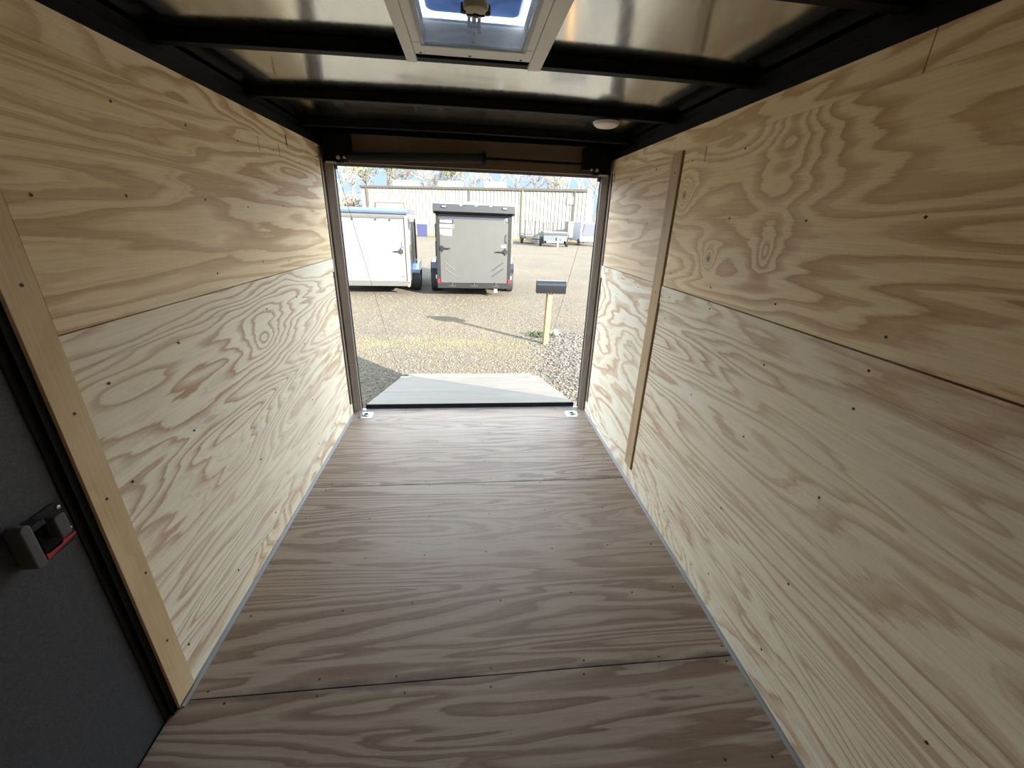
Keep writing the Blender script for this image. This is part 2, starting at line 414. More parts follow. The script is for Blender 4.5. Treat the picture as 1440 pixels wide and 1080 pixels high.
for x in (-.85, -.62, -.28, .05, .35, .7, .9): screw(rear, (x, -.0008, 1.948), 'y')

# floor : four plywood sheets on a dark frame
fl = MB().box(-HW-.075, HW+.075, YF, .075, -.12, -.020).build('floor', M_['gap']); struct(fl)
seams = [.062, -1.060, -2.279, -3.498, YF]
for i in range(4):
    MB().box(-HW-.018, HW+.018, seams[i+1]+.0015, seams[i]-.0015, -.02, 0).build('floor_sheet', M_['fl'][i], fl, bevel=.0015)
MB().box(-HW-.02, HW+.02, .062, .088, -.06, .004).build('threshold_strip', M_['zinc'], fl, bevel=.001)
r = random.Random(3)
for y in (.03, -.24, -.53, -.80, -1.035, -1.085, -1.36, -1.66, -1.95, -2.25, -2.31, -2.6):
    for x in (-.93, -.6, -.27, .07, .42, .75, .96):
        if r.random() < .22: continue
        screw(fl, (x+r.uniform(-.05, .05), y+r.uniform(-.012, .012), .0003), 'z')
for s in (-1, 1):
    y1 = -2.30 if s < 0 else YF
    tr = MB().prism([(s*(HW+.001), .0), (s*(HW-.016), .0), (s*(HW-.016), .002), (s*(HW-.003), .004), (s*(HW-.003), .010), (s*(HW+.001), .010)], 'y', -.02, y1).build('baseboard_%s' % ('left' if s < 0 else 'right'), M_['greytrim']); struct(tr)

# ceiling : aluminium roof sheet, black roof bows
ce = MB()
vx0, vx1, vy0, vy1 = -.165, .15, -2.06, -1.71      # vent hole
def roofz(x): return 2.150-.018*(x/1.1)**2
nx = 24
xs = sorted(set([-1.1+2.2*i/nx for i in range(nx+1)]+[vx0, vx1])); ysr = sorted([YF-.05, vy0, vy1, .10]+[YF+.25*i for i in range(1, 17)])
def sheet(dz):
    vs = [(x, y, roofz(x)+dz) for y in ysr for x in xs]; n_ = len(xs); fs = []
    for j in range(len(ysr)-1):
        for i in range(n_-1):
            xm = (xs[i]+xs[i+1])/2; ym = (ysr[j]+ysr[j+1])/2
            if vx0 < xm < vx1 and vy0 < ym < vy1: continue
            fs.append((j*n_+i, (j+1)*n_+i, (j+1)*n_+i+1, j*n_+i+1))
    return vs, fs
ce.add(*sheet(0)); ce.add(*sheet(.004))
ceil = ce.build('ceiling', M_['roof'], smooth=True); struct(ceil)
bows = [-3.98, -3.37, -2.75, -2.13, -1.52, -.89, -.26]
def bow_mesh(gap=None):
    b = MB(); segs = [(-1.10, 1.10)] if not gap else [(-1.10, gap[0]), (gap[1], 1.10)]
    for a, c in segs:
        n = 14; pr = []
        for i in range(n+1):
            x = a+(c-a)*i/n; zt = roofz(x)-.001; zb = 2.098+.010*(1-(x/1.1)**2)
            pr.append((x, zb, zt))
        vs = []; fs = []
        for (x, zb, zt) in pr: vs += [(x, -.022, zb), (x, .022, zb), (x, .022, zt), (x, -.022, zt)]
        for i in range(n):
            o = i*4
            for k_ in range(4): fs.append((o+k_, o+(k_+1) % 4, o+4+(k_+1) % 4, o+4+k_))
        fs += [(0, 1, 2, 3), (n*4+3, n*4+2, n*4+1, n*4)]
        b.add(vs, fs)
    return b
bow0 = None
for y in bows:
    if bow0 is None: bow0 = bow_mesh().build('roof_bow', M_['black'], ceil, bevel=.003); o = bow0
    else: o = bow0.copy(); COL.objects.link(o); o.parent = ceil
    o.location = (0, y, 0)

# side door on the left
dm = MB().box(-1.052, -1.085, -3.20, -2.334, -.03, 1.975).build('door_1', M_['doorgrey'], bevel=.002); struct(dm)
fr = MB()
# steel jamb: black with a thin weather strip line
fr.box(-HW-.006, -1.100, -2.3035, -2.325, -.045, 1.98).box(-HW-.010, -1.106, -3.222, -3.27, -.045, 1.98)
fr.box(-HW+.0, -1.106, -3.27, -2.3055, -.045, -.004).box(-HW-.01, -1.106, -3.27, -2.3055, 1.98, 2.02)
fr.build('door_frame', M_['black'], dm)
MB().box(-1.046, -1.084, -2.325, -2.334, -.004, 1.97).build('weather_strip', M_['blackmatte'], dm)
MB().box(-1.0505, -1.054, -2.334, -2.3385, -.02, 1.97).build('door_edge_trim', plain('dull_bronze_edge', srgb(50, 46, 40), .5, .3), dm)
lt = MB().prism([(-2.345+math.cos(a)*.0, 0) for a in (0,)]+[], 'x', 0, 0) if False else None
def rrect(y0, y1, z0, z1, r, n=5):
    pts = []
    for cx_, cz_, a0 in ((y1-r, z1-r, 0), (y0+r, z1-r, PI/2), (y0+r, z0+r, PI), (y1-r, z0+r, 1.5*PI)):
        for i in range(n+1):
            a = a0+PI/2*i/n; pts.append((cx_+r*math.cos(a), cz_+r*math.sin(a)))
    return pts
LX = -1.052
latch = MB().prism(rrect(-2.440, -2.347, .792, .912, .022), 'x', LX, LX+.008).build('door_latch', M_['blackmatte'], dm, bevel=.002)
MB().prism(rrect(-2.43, -2.385, .81, .892, .008), 'x', LX+.008, LX+.012).build('latch_recess', M_['black'], latch)
MB().prism(rrect(-2.482, -2.458, .812, .928, .010), 'x', LX+.006, LX+.042).build('latch_lever', plain('grey_latch_plastic', srgb(78, 80, 82), .5), latch, bevel=.003)
MB().box(LX+.006, LX+.038, -2.474, -2.425, .900, .915).build('lever_arm', M_['blackmatte'], latch, bevel=.002)
MB().prism(rrect(-2.407, -2.378, .836, .897, .007), 'x', LX+.006, LX+.036).build('latch_knob', plain('dark_grey_latch_knob', srgb(70, 72, 74), .4), latch, bevel=.003)
MB().prism([(-2.43, .797), (-2.352, .808), (-2.352, .814), (-2.40, .818), (-2.43, .812)], 'x', LX+.008, LX+.012).build('red_tab', plain('red_lock_tab', srgb(170, 36, 40), .5), latch)
for yy, zz in ((-2.362, .898), (-2.358, .830)): MB().lathe((LX+.008, yy, zz), [(.005, 0), (.005, .002), (.002, .003)], 10, 'x').build('latch_screw', M_['zinc'], latch)

# roof vent
vent = empty('roof_vent', (0, -1.88, 2.09), label='white plastic roof vent with crank handle and translucent lid coloured like the sky above', cat='vent')
def V(mb): # world -> local of the vent
    mb.v = [(x, y+1.88, z-2.09) for x, y, z in mb.v]; return mb
f = MB().ring(2.094, 2.104, (-.200, .184, -2.10, -1.615), (-.160, .145, -2.055, -1.715))
V(f).build('frame', M_['whiteplastic'], vent, bevel=.004)
for s, (x0, x1) in ((-1, (-.236, -.200)), (1, (.184, .230))):
    V(MB().box(x0, x1, -2.14, -1.54, 2.092, 2.104)).build('side_rail', M_['whiteplastic'], vent, bevel=.003)
for yy, mat in ((-1.70, 'n'),):
    pass
V(MB().ring(2.088, 2.100, (-.172, .157, -2.067, -1.703), (-.158, .143, -2.053, -1.717))).build('inner_lip', plain('grey_gasket', srgb(140, 144, 144), .4), vent, bevel=.003)
V(MB().ring(2.100, 2.150, (-.178, .163, -2.075, -1.695), (-.160, .145, -2.055, -1.715))).build('well', M_['lid'], vent)
V(MB().ring(2.150, 2.160, (-.185, .170, -2.082, -1.688), (-.165, .150, -2.06, -1.71))).build('gasket', plain('grey_gasket_dark', srgb(120, 128, 136), .4), vent, bevel=.003)
# lid: sloped skirt and flat clear top
def lid():
    b = MB(); o = (-.20, .185, -2.10, -1.67); i = (-.150, .132, -2.05, -1.722); z0, z1 = 2.160, 2.170
    def rr(r, z, rad): return [(x, y, z) for x, y in [(p[0], p[1]) for p in rrect(r[0], r[1], r[2], r[3], rad)]]
    A = rr(o, z0, .02); B = rr(i, z1, .03); n = len(A)
    b.add(A+B, [(k_, (k_+1) % n, (k_+1) % n+n, k_+n) for k_ in range(n)])
    return b, B
lb, top = lid()
V(lb).build('lid_skirt', M_['lid'], vent, smooth=True)
t = MB(); t.add(top, [tuple(range(len(top)))]); t.add([(x, y, z+.003) for x, y, z in top], [tuple(range(len(top)))]); V(t).build('lid_top', M_['lidtop'], vent)
V(MB().box(-.014, -.002, -2.05, -1.76, 2.135, 2.143)).build('crank_arm', M_['zinc'], vent)
V(MB().tube((-.008, -2.045, 2.155), (-.008, -2.045, 2.075), .008, .008, 12)).build('crank_shaft', M_['alu'], vent, smooth=True)
V(MB().box(-.028, -.018, -1.775, -1.765, 2.11, 2.15).box(.002, .012, -1.775, -1.765, 2.11, 2.15).box(-.028, .012, -1.776, -1.764, 2.122, 2.130).box(-.011, -.005, -1.77, -1.718, 2.10, 2.112)).build('crank_bracket', M_['greytrim'], vent, bevel=.001)
V(MB().lathe((-.008, -2.045, 2.050), [(.020, 0), (.031, .006), (.033, .018), (.026, .028), (.010, .032)], 12)).build('crank_knob', plain('cream_crank_knob', srgb(200, 192, 170), .35), vent, smooth=True)
V(MB().lathe((-.008, -2.045, 2.047), [(.007, 0), (.009, .005)], 12).box(-.030, .014, -2.047, -2.043, 2.0475, 2.051)
  .lathe((-.036, -2.045, 2.060), [(.008, -.008), (.008, .01)], 10).lathe((.020, -2.045, 2.060), [(.008, -.008), (.008, .01)], 10)).build('crank_slots', M_['blackmatte'], vent)
for x in (-.18, -.02, .15): V(MB().lathe((x, -1.632, 2.0925), [(.004, 0), (.005, .002)], 8)).build('vent_screw', M_['screw'], vent)

# dome lamp
dl = empty('dome_light', (.705, -.835, 2.098), label='round white unlit dome lamp under the roof bow, right of centre', cat='ceiling lamp')
MB().lathe((0, 0, 0), [(.070, 0), (.070, -.006)], 32).build('lamp_base', M_['whiteplastic'], dl, smooth=True)
MB().lathe((0, 0, 0), [(.066, -.006), (.064, -.014), (.052, -.022), (.030, -.026), (.005, -.027)], 32).build('lamp_diffuser', plain('milky_lamp_cover', srgb(226, 220, 206), .3), dl, smooth=True)

# ramp door spring above the opening
sp_ = empty('ramp_spring', (0, -.05, 1.96), label='black counterbalance spring tube with rod across the header above the opening', cat='door spring')
def L(mb, o): mb.v = [(x-o[0], y-o[1], z-o[2]) for x, y, z in mb.v]; return mb
o_ = (0, -.05, 1.96)
L(MB().tube((-.84, -.05, 1.967), (.085, -.05, 1.998), .030, .030, 18), o_).build('spring_tube', M_['blackmatte'], sp_, smooth=True)
L(MB().tube((.07, -.05, 1.998), (.098, -.05, 1.998), .038, .038, 18).box(.075, .09, -.06, .0, 1.96, 2.04), o_).build('spring_bracket', M_['black'], sp_)
L(MB().tube((.098, -.05, 1.998), (.86, -.05, 1.992), .009, .009, 10), o_).build('spring_rod', M_['black'], sp_, smooth=True)
for s in (-1, 1):
    x0, x1 = (-.996, -.818) if s < 0 else (.800, .998)
    bx = MB().box(x0, x1, -.075, -.001, 1.955, 2.10).box(s*1.004, s*.885, -.07, -.001, 1.925, 1.956)
    L(bx, o_).build('spring_housing', M_['black'], sp_, bevel=.004)
    L(MB().box(s*.985, s*.915, -.078, -.070, 1.918, 1.930).tube((s*.90, -.078, 1.955), (s*.90, -.070, 1.955), .012, .012, 12).tube((s*.86, -.08, 1.958), (s*.86, -.07, 1.958), .008, .008, 12), o_).build('cable_pulley', M_['zinc'], sp_)

# ramp door lying on the ground
ramp_len = 1.90
rd = empty('ramp_door', (0, .105, .035), label='lowered plywood ramp door running from the threshold down to the gravel', cat='ramp')
slope = math.atan2(.035+.42, ramp_len)
Rm = Matrix.Rotation(-slope, 4, 'X')
def rb(x0, x1, y0, y1, z0, z1): return MB().box(x0, x1, y0, y1, z0, z1, 0, Rm)
rb(-.944, .944, 0.0, .655, -.016, 0).build('ramp_board', M_['ramp'], rd, bevel=.0015)
rb(-.944, .944, .658, ramp_len, -.016, 0).build('ramp_board', M_['ramp'], rd, bevel=.0015)
MB().box(-.944, .944, .004, ramp_len-.004, -.045, -.0165, 0, Rm).build('ramp_frame', M_['black'], rd)
MB().box(-.945, .945, -.006, .004, -.045, .0015, 0, Rm).build('ramp_hinge', M_['blackmatte'], rd)
Fm = Matrix.Translation(Rm @ Vector((0, ramp_len+.012, 0))) @ Matrix.Rotation(-.10, 4, 'X')
MB().box(-.86, .86, 0, .17, -.018, 0, 0, Fm).build('ramp_flap', M_['ramp'], rd, bevel=.0015)
for s in (-1, 1): MB().box(s*.95, s*.80, ramp_len-.03, ramp_len+.03, -.010, .004, 0, Rm).build('flap_hinge', M_['zinc'], rd)

# lift cables
for s in (-1, 1):
    cb = empty('lift_cable', (s*.972, .11, 1.92), label='thin steel lift cable from the %s top corner of the opening down to the ramp' % ('left' if s < 0 else 'right'), cat='cable')
    end = Rm @ Vector((s*.952, ramp_len-.04, 0))+Vector((0, .105, .035))-Vector((s*.972, .11, 1.92))
    MB().tube((0, 0, 0), end, .0016, .0016, 6).build('wire', plain('steel_wire_'+str(s), srgb(70, 68, 66), .4, .8), cb)
    MB().box(-.012, .012, -.006, .006, -.02, .02).build('cable_eye', M_['zinc'], cb)

# tie-down rings in the floor
def tie_down(x, y, lab):
    td = empty('tie_down_ring', (x, y, 0), label=lab, cat='tie-down', group='recessed tie-down rings at the threshold')
    pl_ = MB().prism(rrect(-.055, .055, -.055, .055, .014), 'z', 0.0006, .003)
    pl_.build('plate', M_['zinc'], td)
    cup = MB().lathe((0, 0, .0031), [(.033, 0), (.033, .0006), (.028, .0006)], 24).build('cup', M_['blackmatte'], td)
    rg = MB(); pts = [(.024*math.cos(a), .024*math.sin(a)-.0, .006+.006*max(0, math.sin(a))) for a in [2*PI*i/20 for i in range(21)]]
    rg.path(pts, .0038, 8).tube((-.032, -.0, .006), (.032, 0, .006), .004, .004, 8); rg.build('ring', M_['zinc'], td, smooth=True)
    for a in ((-1, -1), (-1, 1), (1, -1), (1, 1)): MB().lathe((a[0]*.042, a[1]*.042, .003), [(.006, 0), (.003, .002)], 8).build('bolt', M_['blackmatte'], td)
tie_down(-.915, -.043, 'recessed steel tie-down ring in the floor by the left end of the threshold')
tie_down(.890, -.073, 'recessed steel tie-down ring in the floor by the right end of the threshold')

# ================================================================== OUTSIDE
g = MB().add([(-150, -60, GZ), (150, -60, GZ), (150, 220, GZ), (-150, 220, GZ)], [(0, 1, 2, 3)]).build('ground', M_['gravel'])
struct(g)

def stones(name, n, area, size, mat, seed, lab):
    r = random.Random(seed); mb = MB()
    for i in range(n):
        x, y = area(r)
        s = size*r.uniform(.5, 1.5); h = s*r.uniform(.3, .6); a = r.uniform(0, PI)
        ca, sa = math.cos(a), math.sin(a); k = 5
        pts = []
        for j in range(k):
            t = 2*PI*j/k; q = r.uniform(.7, 1.15)
            px, py = s*q*math.cos(t), s*.7*q*math.sin(t)
            pts.append((x+px*ca-py*sa, y+px*sa+py*ca, GZ+.001))
        tp = [(x+(p[0]-x)*.6+r.uniform(-.2, .2)*s, y+(p[1]-y)*.6, GZ+h*r.uniform(.8, 1.15)) for p in pts]
        mb.add(pts+tp, [(j, (j+1) % k, (j+1) % k+k, j+k) for j in range(k)]+[tuple(range(k, 2*k))])
    o = mb.build(name, mat); tag(o, label=lab, cat='gravel', kind='stuff'); return o
def stone_mat(name, cols):
    k = NT(name); v = k.n('TexVoronoi'); k.l(k.coords(), v.inputs['Vector']); v.inputs['Scale'].default_value = 30
    k.l(k.ramp(v.outputs['Color'], cols), k.b.inputs['Base Color']); k.b.inputs['Roughness'].default_value = .9; return k.m
sm1 = stone_mat('tan_stones', [(0, osrgb(46, 40, 34)), (.5, osrgb(92, 80, 60)), (1, osrgb(124, 115, 100))])
sm2 = stone_mat('grey_stones', [(0, osrgb(22, 21, 22)), (.5, osrgb(70, 65, 60)), (1, osrgb(124, 117, 108))])
def a1(r):
    while True:
        y = 1.2+r.random()**1.3*7.5; x = r.uniform(-.42, .36)*(y+3.3)
        if abs(x) < .98 and y < 2.25: continue
        return x, y
stones('gravel_stones', 9000, a1, .016, sm1, 1, 'loose tan gravel stones scattered over the yard beyond the ramp')
def a2(r):
    while True:
        y = r.uniform(.4, 4.6); x = r.gauss(1.75, .38)
        if x < 1.0 and y < 2.3: continue
        if x > .85: return x, y
stones('coarse_gravel', 2600, a2, .026, sm2, 2, 'coarser dark grey gravel drifted to the right of the ramp')
# straw tufts
r = random.Random(9); mb = MB()
for i in range(1500):
    x = r.uniform(-2.0, 1.2); y = 3.75-.06*x+r.gauss(0, .22)
    for j in range(3):
        a = r.uniform(0, 2*PI); l = r.uniform(.02, .05); h = r.uniform(.004, .022)
        dx, dy = math.cos(a)*l, math.sin(a)*l; px, py = -math.sin(a)*.0015, math.cos(a)*.0015
        mb.add([(x-px, y-py, GZ+.001), (x+px, y+py, GZ+.001), (x+dx, y+dy, GZ+h)], [(0, 1, 2)])
tag(mb.build('dry_grass', plain('straw', osrgb(124, 115, 72), .8, var=.2, vs=40)), label='strip of flattened straw-coloured grass across the gravel in front of the mailbox', cat='grass', kind='stuff')

# mailbox
mp = (1.362, 3.79, GZ)
post = empty('mailbox', mp, label='dark grey rounded mailbox on a slightly leaning pine post in the gravel yard', cat='mailbox')
Tl = Matrix.Rotation(math.radians(1.6), 4, 'Y') @ Matrix.Rotation(math.radians(10), 4, 'Z')
pb = MB().box(-.044, .044, -.044, .044, -.05, .93, 0, Tl); pb.build('post', M_['pine'], post, bevel=.002)
Tb = Matrix.Translation((0.045, 0, .93)) @ Matrix.Rotation(math.radians(-3), 4, 'Z')
prof = [(-.085, 0), (.085, 0), (.085, .125)]+[(.085*math.cos(PI*i/12), .125+.085*math.sin(PI*i/12)) for i in range(1, 12)]+[(-.085, .125)]
mb = MB(); mb.prism(prof, 'x', -.243, .243); mb.v = [tuple(Tb @ Vector(v)) for v in mb.v]
mbm = plain('charcoal_mailbox_metal', osrgb(22, 25, 28), .3, .3)
body = mb.build('box_body', mbm, post, smooth=True)
def scl(k_, x0, x1):
    m2 = MB(); m2.prism([(p[0]*k_, (p[1]-.1)*k_+.1) for p in prof], 'x', x0, x1); m2.v = [tuple(Tb @ Vector(v)) for v in m2.v]; return m2
scl(1.04, -.258, -.240).build('box_door', mbm, post, smooth=True)
scl(1.03, .240, .250).build('box_back', mbm, post, smooth=True)
m2 = MB().box(-.262, -.257, -.012, .012, .17, .19); m2.v = [tuple(Tb @ Vector(v)) for v in m2.v]; m2.build('door_latch', M_['zinc'], post)
m2 = MB()
for i in range(9): m2.box(-.22+i*.052, -.205+i*.052, -.088, .088, -.008, .001)
m2.box(-.23, .23, -.07, .07, -.012, 0); m2.v = [tuple(Tb @ Vector(v)) for v in m2.v]; m2.build('mounting_board', M_['pine'], post)

# rock and weed by the post
bm = bmesh.new(); bmesh.ops.create_icosphere(bm, subdivisions=3, radius=1)
r = random.Random(4)
for v in bm.verts:
    d = 1+.13*math.sin(v.co.x*4+1)+.1*math.sin(v.co.y*5+2)+r.uniform(-.04, .04)
    v.co = Vector((v.co.x*.105*d, v.co.y*.085*d, v.co.z*.075*d+.04))
me = bpy.data.meshes.new('rock'); bm.to_mesh(me); bm.free(); me.materials.append(plain('pale_rock', osrgb(118, 112, 96), .9, var=.15, vs=14, bump=.4, bs=30))
rk = bpy.data.objects.new('rock', me); COL.objects.link(rk); rk.location = (1.66, 4.42, GZ); tag(rk, label='pale rounded rock lying just behind the mailbox post', cat='rock')
r = random.Random(8); mb = MB()
for i in range(160):
    a = r.uniform(0, 2*PI); rr_ = r.uniform(0, .20); x = rr_*math.cos(a)*1.5-.05; y = rr_*math.sin(a)
    l = r.uniform(.04, .11); b_ = r.uniform(0, 2*PI); dx, dy = math.cos(b_)*l*.6, math.sin(b_)*l*.6; h = r.uniform(.02, .09)
    wx, wy = -math.sin(b_)*.014, math.cos(b_)*.014
    mb.add([(x, y, .0), (x+dx*.5+wx, y+dy*.5+wy, h*.8), (x+dx, y+dy, h), (x+dx*.5-wx, y+dy*.5-wy, h*.8)], [(0, 1, 2, 3)])
wd = mb.build('weed', plain('dark_green_leaf', osrgb(62, 70, 40), .8, var=.2)); wd.location = (1.44, 4.36, GZ); tag(wd, label='small dark green weed at the foot of the mailbox post', cat='plant')

# ---------------------------------------------------------------- cargo trailers
TI = plain('tyre', osrgb(28, 28, 29), .85, bump=.3)
def wheel(parent, x, y, rad, s):
    t = MB().lathe((x, y, rad), [(rad*.62, -.10), (rad*.93, -.11), (rad, -.085), (rad, .085), (rad*.93, .11), (rad*.62, .10)], 28, 'x').build('wheel', TI, parent, smooth=True)
    MB().lathe((x, y, rad), [(rad*.60, -.07), (rad*.62, .085), (rad*.52, .06), (rad*.2, .05), (rad*.16, .10), (rad*.05, .11)] if s > 0 else [(rad*.60, .07), (rad*.62, -.085), (rad*.52, -.06), (rad*.2, -.05), (rad*.16, -.10), (rad*.05, -.11)], 24, 'x').build('rim', M_['greytrim'], t, smooth=True)
def fender(parent, s, W, y0, y1, top, mat):
    # boxy fender outside the body with sloped ends
    x0, x1 = s*W/2, s*(W/2+.24)
    pr = [(y0, .30), (y0, top-.16), (y0+.10, top), (y1-.10, top), (y1, top-.16), (y1, .30), (y1-.03, .30), (y1-.03, top-.17), (y1-.115, top-.03), (y0+.115, top-.03), (y0+.03, top-.17), (y0+.03, .30)]
    b = MB().prism(pr, 'x', x0, x1)
    b.prism([(y0, top-.16), (y0+.10, top), (y1-.10, top), (y1, top-.16), (y1, top-.24), (y0, top-.24)], 'x', x1-s*.02, x1)
    b.build('fender', mat, parent, bevel=.004)
def cargo_bar(parent, x, z0, z1, handle_z, s, mat, hl=.34):
    b = MB().tube((x, -.045, z0), (x, -.045, z1), .012, .012, 8)
    o = b.build('locking_bar', mat, parent, smooth=True)
    h = MB().box(x-s*.02, x-s*hl, -.075, -.055, handle_z-.012, handle_z+.012).box(x-.05, x+.05, -.06, -.03, handle_z-.05, handle_z+.05)
    h.build('bar_handle', mat, o)
    return o

def grey_trailer():
    T = empty('cargo_trailer', (.139, 8.62, GZ), math.radians(2.0), label='grey enclosed cargo trailer with black trim and rear spoiler, door facing the opening', cat='trailer')
    W, z0, z1, Ln = 2.05, .28, 2.36, 4.3
    sk_ = plain('grey_trailer_skin', osrgb(64, 64, 62), .45, .1)
    dk = plain('light_pewter_door', osrgb(66, 66, 63), .42, .15, bump=.15, bs=8)
    bk = plain('satin_black_trim', osrgb(22, 22, 21), .35)
    MB().box(-W/2, W/2, .02, Ln, z0+.05, z1).build('body', sk_, T, bevel=.01)
    fr_ = MB().box(-W/2-.01, -W/2+.085, -.02, .06, z0, z1).box(W/2-.085, W/2+.01, -.02, .06, z0, z1).box(-W/2-.01, W/2+.01, -.03, .06, z0-.03, z0+.11).box(-W/2, W/2, -.02, .06, z1-.20, z1)
    fr_.build('rear_frame', bk, T, bevel=.004)
    # door leaf with cut corner
    d = MB().prism([(-W/2+.09, z0+.12), (W/2-.09, z0+.12), (W/2-.09, z1-.35), (W/2-.20, z1-.29), (W/2-.20, z1-.275), (-W/2+.09, z1-.275)], 'y', -.018, .02)
    D = d.build('ramp_door_leaf', dk, T, bevel=.002)
    MB().prism([(-W/2+.09, z1-.275), (W/2-.20, z1-.275), (W/2-.09, z1-.345), (W/2-.09, z1-.17), (-W/2+.09, z1-.17)], 'y', -.016, .02).build('door_top_panel', plain('navy_panel_shaded', osrgb(34, 36, 46), .4), T)  # navy darkened in colour to stand in for the spoiler's shadow
    MB().box(-.003, .003, -.0195, -.015, z0+.12, z1-.28).build('door_seam', sk_, D)
    # spoiler
    s_ = MB().prism([(-.26, z1-.10), (-.24, z1+.085), (.10, z1+.12), (.10, z1-.16), (-.02, z1-.16)], 'x', -W/2-.06, W/2+.06); s_.build('spoiler', bk, T, bevel=.005)
    for i, x in enumerate((-.80, .80)):
        a = MB().lathe((x, -.262, z1+.02), [(.075, 0), (.075, -.012), (.06, -.018)], 20, 'y'); a.v = [(x+(vx-x), vy, z1+.02+(vz-z1-.02)*.45) for vx, vy, vz in a.v]
        o = a.build('spoiler_light', M_['blackmatte'], T)
        a = MB().box(x-.045, x+.045, -.285, -.278, z1+.008, z1+.032).build('lens', plain('pale_lens', osrgb(214, 208, 186), .2), o)
    for x in (-.36, 0.04, .42): MB().box(x-.03, x+.03, -.255, -.240, z1+.055, z1+.075).build('marker_light', plain('clear_marker', osrgb(220, 218, 210), .2), T)
    # red tail lights
    for s in (-1, 1): MB().box(s*(W/2-.055), s*(W/2+.005), -.035, -.02, z0+.12, z0+.22).build('tail_light', plain('red_tail_light', osrgb(150, 24, 28), .3), T)
    cargo_bar(T, -W/2+.145, z0+.95, z0+1.13, z0+1.05, -1, bk, .22)
    cargo_bar(T, W/2-.155, z0+.90, z0+1.08, z0+.99, 1, bk, .26)
    # chevron vents
    for s in (-1, 1):
        for dz in (0, .165):
            x0, x1 = s*(W/2-.20), s*(W/2-.52)
            za, zb = z0+.70-dz, z0+.47-dz
            v = Vector((x1-x0, 0, zb-za)).normalized(); nrm = Vector((-v.z, 0, v.x))*.016
            p = [Vector((x0, -.03, za)), Vector((x1, -.03, zb))]
            q = [p[0]-nrm, p[1]-nrm, p[1]+nrm, p[0]+nrm]
            o = MB().prism([(a.x, a.z) for a in q], 'y', -.024, -.017).build('door_slot', bk, D)
            q = [p[0]-nrm*.5, p[1]-nrm*.5, p[1]+nrm*.3, p[0]+nrm*.3]
            MB().prism([(a.x, a.z) for a in q], 'y', -.028, -.023).build('slot_bar', sk_ if s > 0 else plain('silver_slot', osrgb(112, 110, 104), .4), o)
    # bottom hinges, grab handle, stickers, corner scratch decal
    for x in (-.62, .0, .62): MB().box(x-.10, x+.10, -.045, -.03, z0+.02, z0+.05).box(x-.02, x+.02, -.05, -.03, z0+.04, z0+.14).build('door_hinge', plain('worn_hinge', osrgb(66, 64, 60), .4, .5), T)
    hx = W/2-.12
    MB().path([(hx, -.02, z0+1.45), (hx-.03, -.05, z0+1.42), (hx-.03, -.05, z0+1.25), (hx, -.02, z0+1.22)], .008).build('grab_handle', bk, T)
    MB().box(-W/2+.085, -W/2+.46, -.030, -.019, z1-.40, z1-.30).build('plate_holder', bk, T)
    MB().box(-W/2+.10, -W/2+.42, -.034, -.030, z1-.375, z1-.315).build('licence_plate', plain('blank_plate', osrgb(170, 174, 182), .4), T)
    st = MB().box(-W/2+.09, -W/2+.48, -.022, -.0185, z1-.50, z1-.41).build('sticker', plain('white_sticker', osrgb(130, 127, 125), .5), T)
    ink = plain('sticker_print', osrgb(50, 46, 48), .5)
    def glyph(x, z, segs):
        m = MB()
        for (a, b, c, d_) in segs: m.box(x+a, x+c, -.0245, -.022, z+b, z+d_)
        m.build('sticker_letter', ink, st)
    X0, Z0 = -W/2+.155, z1-.485
    N_ = [(0, 0, .008, .05), (.026, 0, .034, .05), (.008, .03, .017, .045), (.017, .012, .026, .03)]
    G_ = [(0, 0, .008, .05), (0, .042, .034, .05), (0, 0, .034, .008), (.026, 0, .034, .025), (.016, .02, .034, .027)]
    B_ = [(0, 0, .008, .05), (0, .042, .03, .05), (0, .021, .03, .029), (0, 0, .03, .008), (.028, .005, .036, .022), (.028, .028, .036, .045)]
    O_ = [(0, 0, .008, .05), (.03, 0, .038, .05), (0, .042, .038, .05), (0, 0, .038, .008)]
    X_ = [(0, 0, .010, .018), (.026, 0, .036, .018), (.010, .016, .026, .034), (0, .032, .010, .05), (.026, .032, .036, .05)]
    glyph(X0, Z0, N_); glyph(X0+.045, Z0, G_); glyph(X0+.115, Z0, B_); glyph(X0+.16, Z0, O_); glyph(X0+.205, Z0, X_)
    MB().box(-W/2+.43, -W/2+.485, -.0245, -.022, z1-.49, z1-.40).build('sticker_red', plain('pink_red_print', osrgb(126, 66, 68), .5), st)
    MB().box(-W/2+.175, -W/2+.42, -.022, -.0185, z1-.70, z1-.54).build('paper_label', plain('white_paper', osrgb(136, 136, 134), .6), T)
    MB().box(-W/2+.10, -W/2+.165, -.022, -.0185, z1-.67, z1-.54).build('grey_label', plain('grey_paper', osrgb(140, 146, 142), .6), T)
    MB().box(W/2-.27, W/2-.14, -.022, -.0185, z0+1.10, z0+1.17).build('white_label', plain('white_paper_b', osrgb(136, 136, 134), .6), T)
    m = MB(); rr = random.Random(5)
    for i in range(9):
        a = rr.uniform(1.0, 2.3); x, z = W/2-.15+rr.uniform(-.05, .03), z1-.27+rr.uniform(-.04, .03)
        dx, dz = math.cos(a)*.05, math.sin(a)*.05
        m.prism([(x, z), (x+.008, z), (x+dx, z+dz)], 'y', -.0185, -.0162)
    m.build('scratch_decal', plain('pale_scratch', osrgb(170, 172, 180), .5), T)
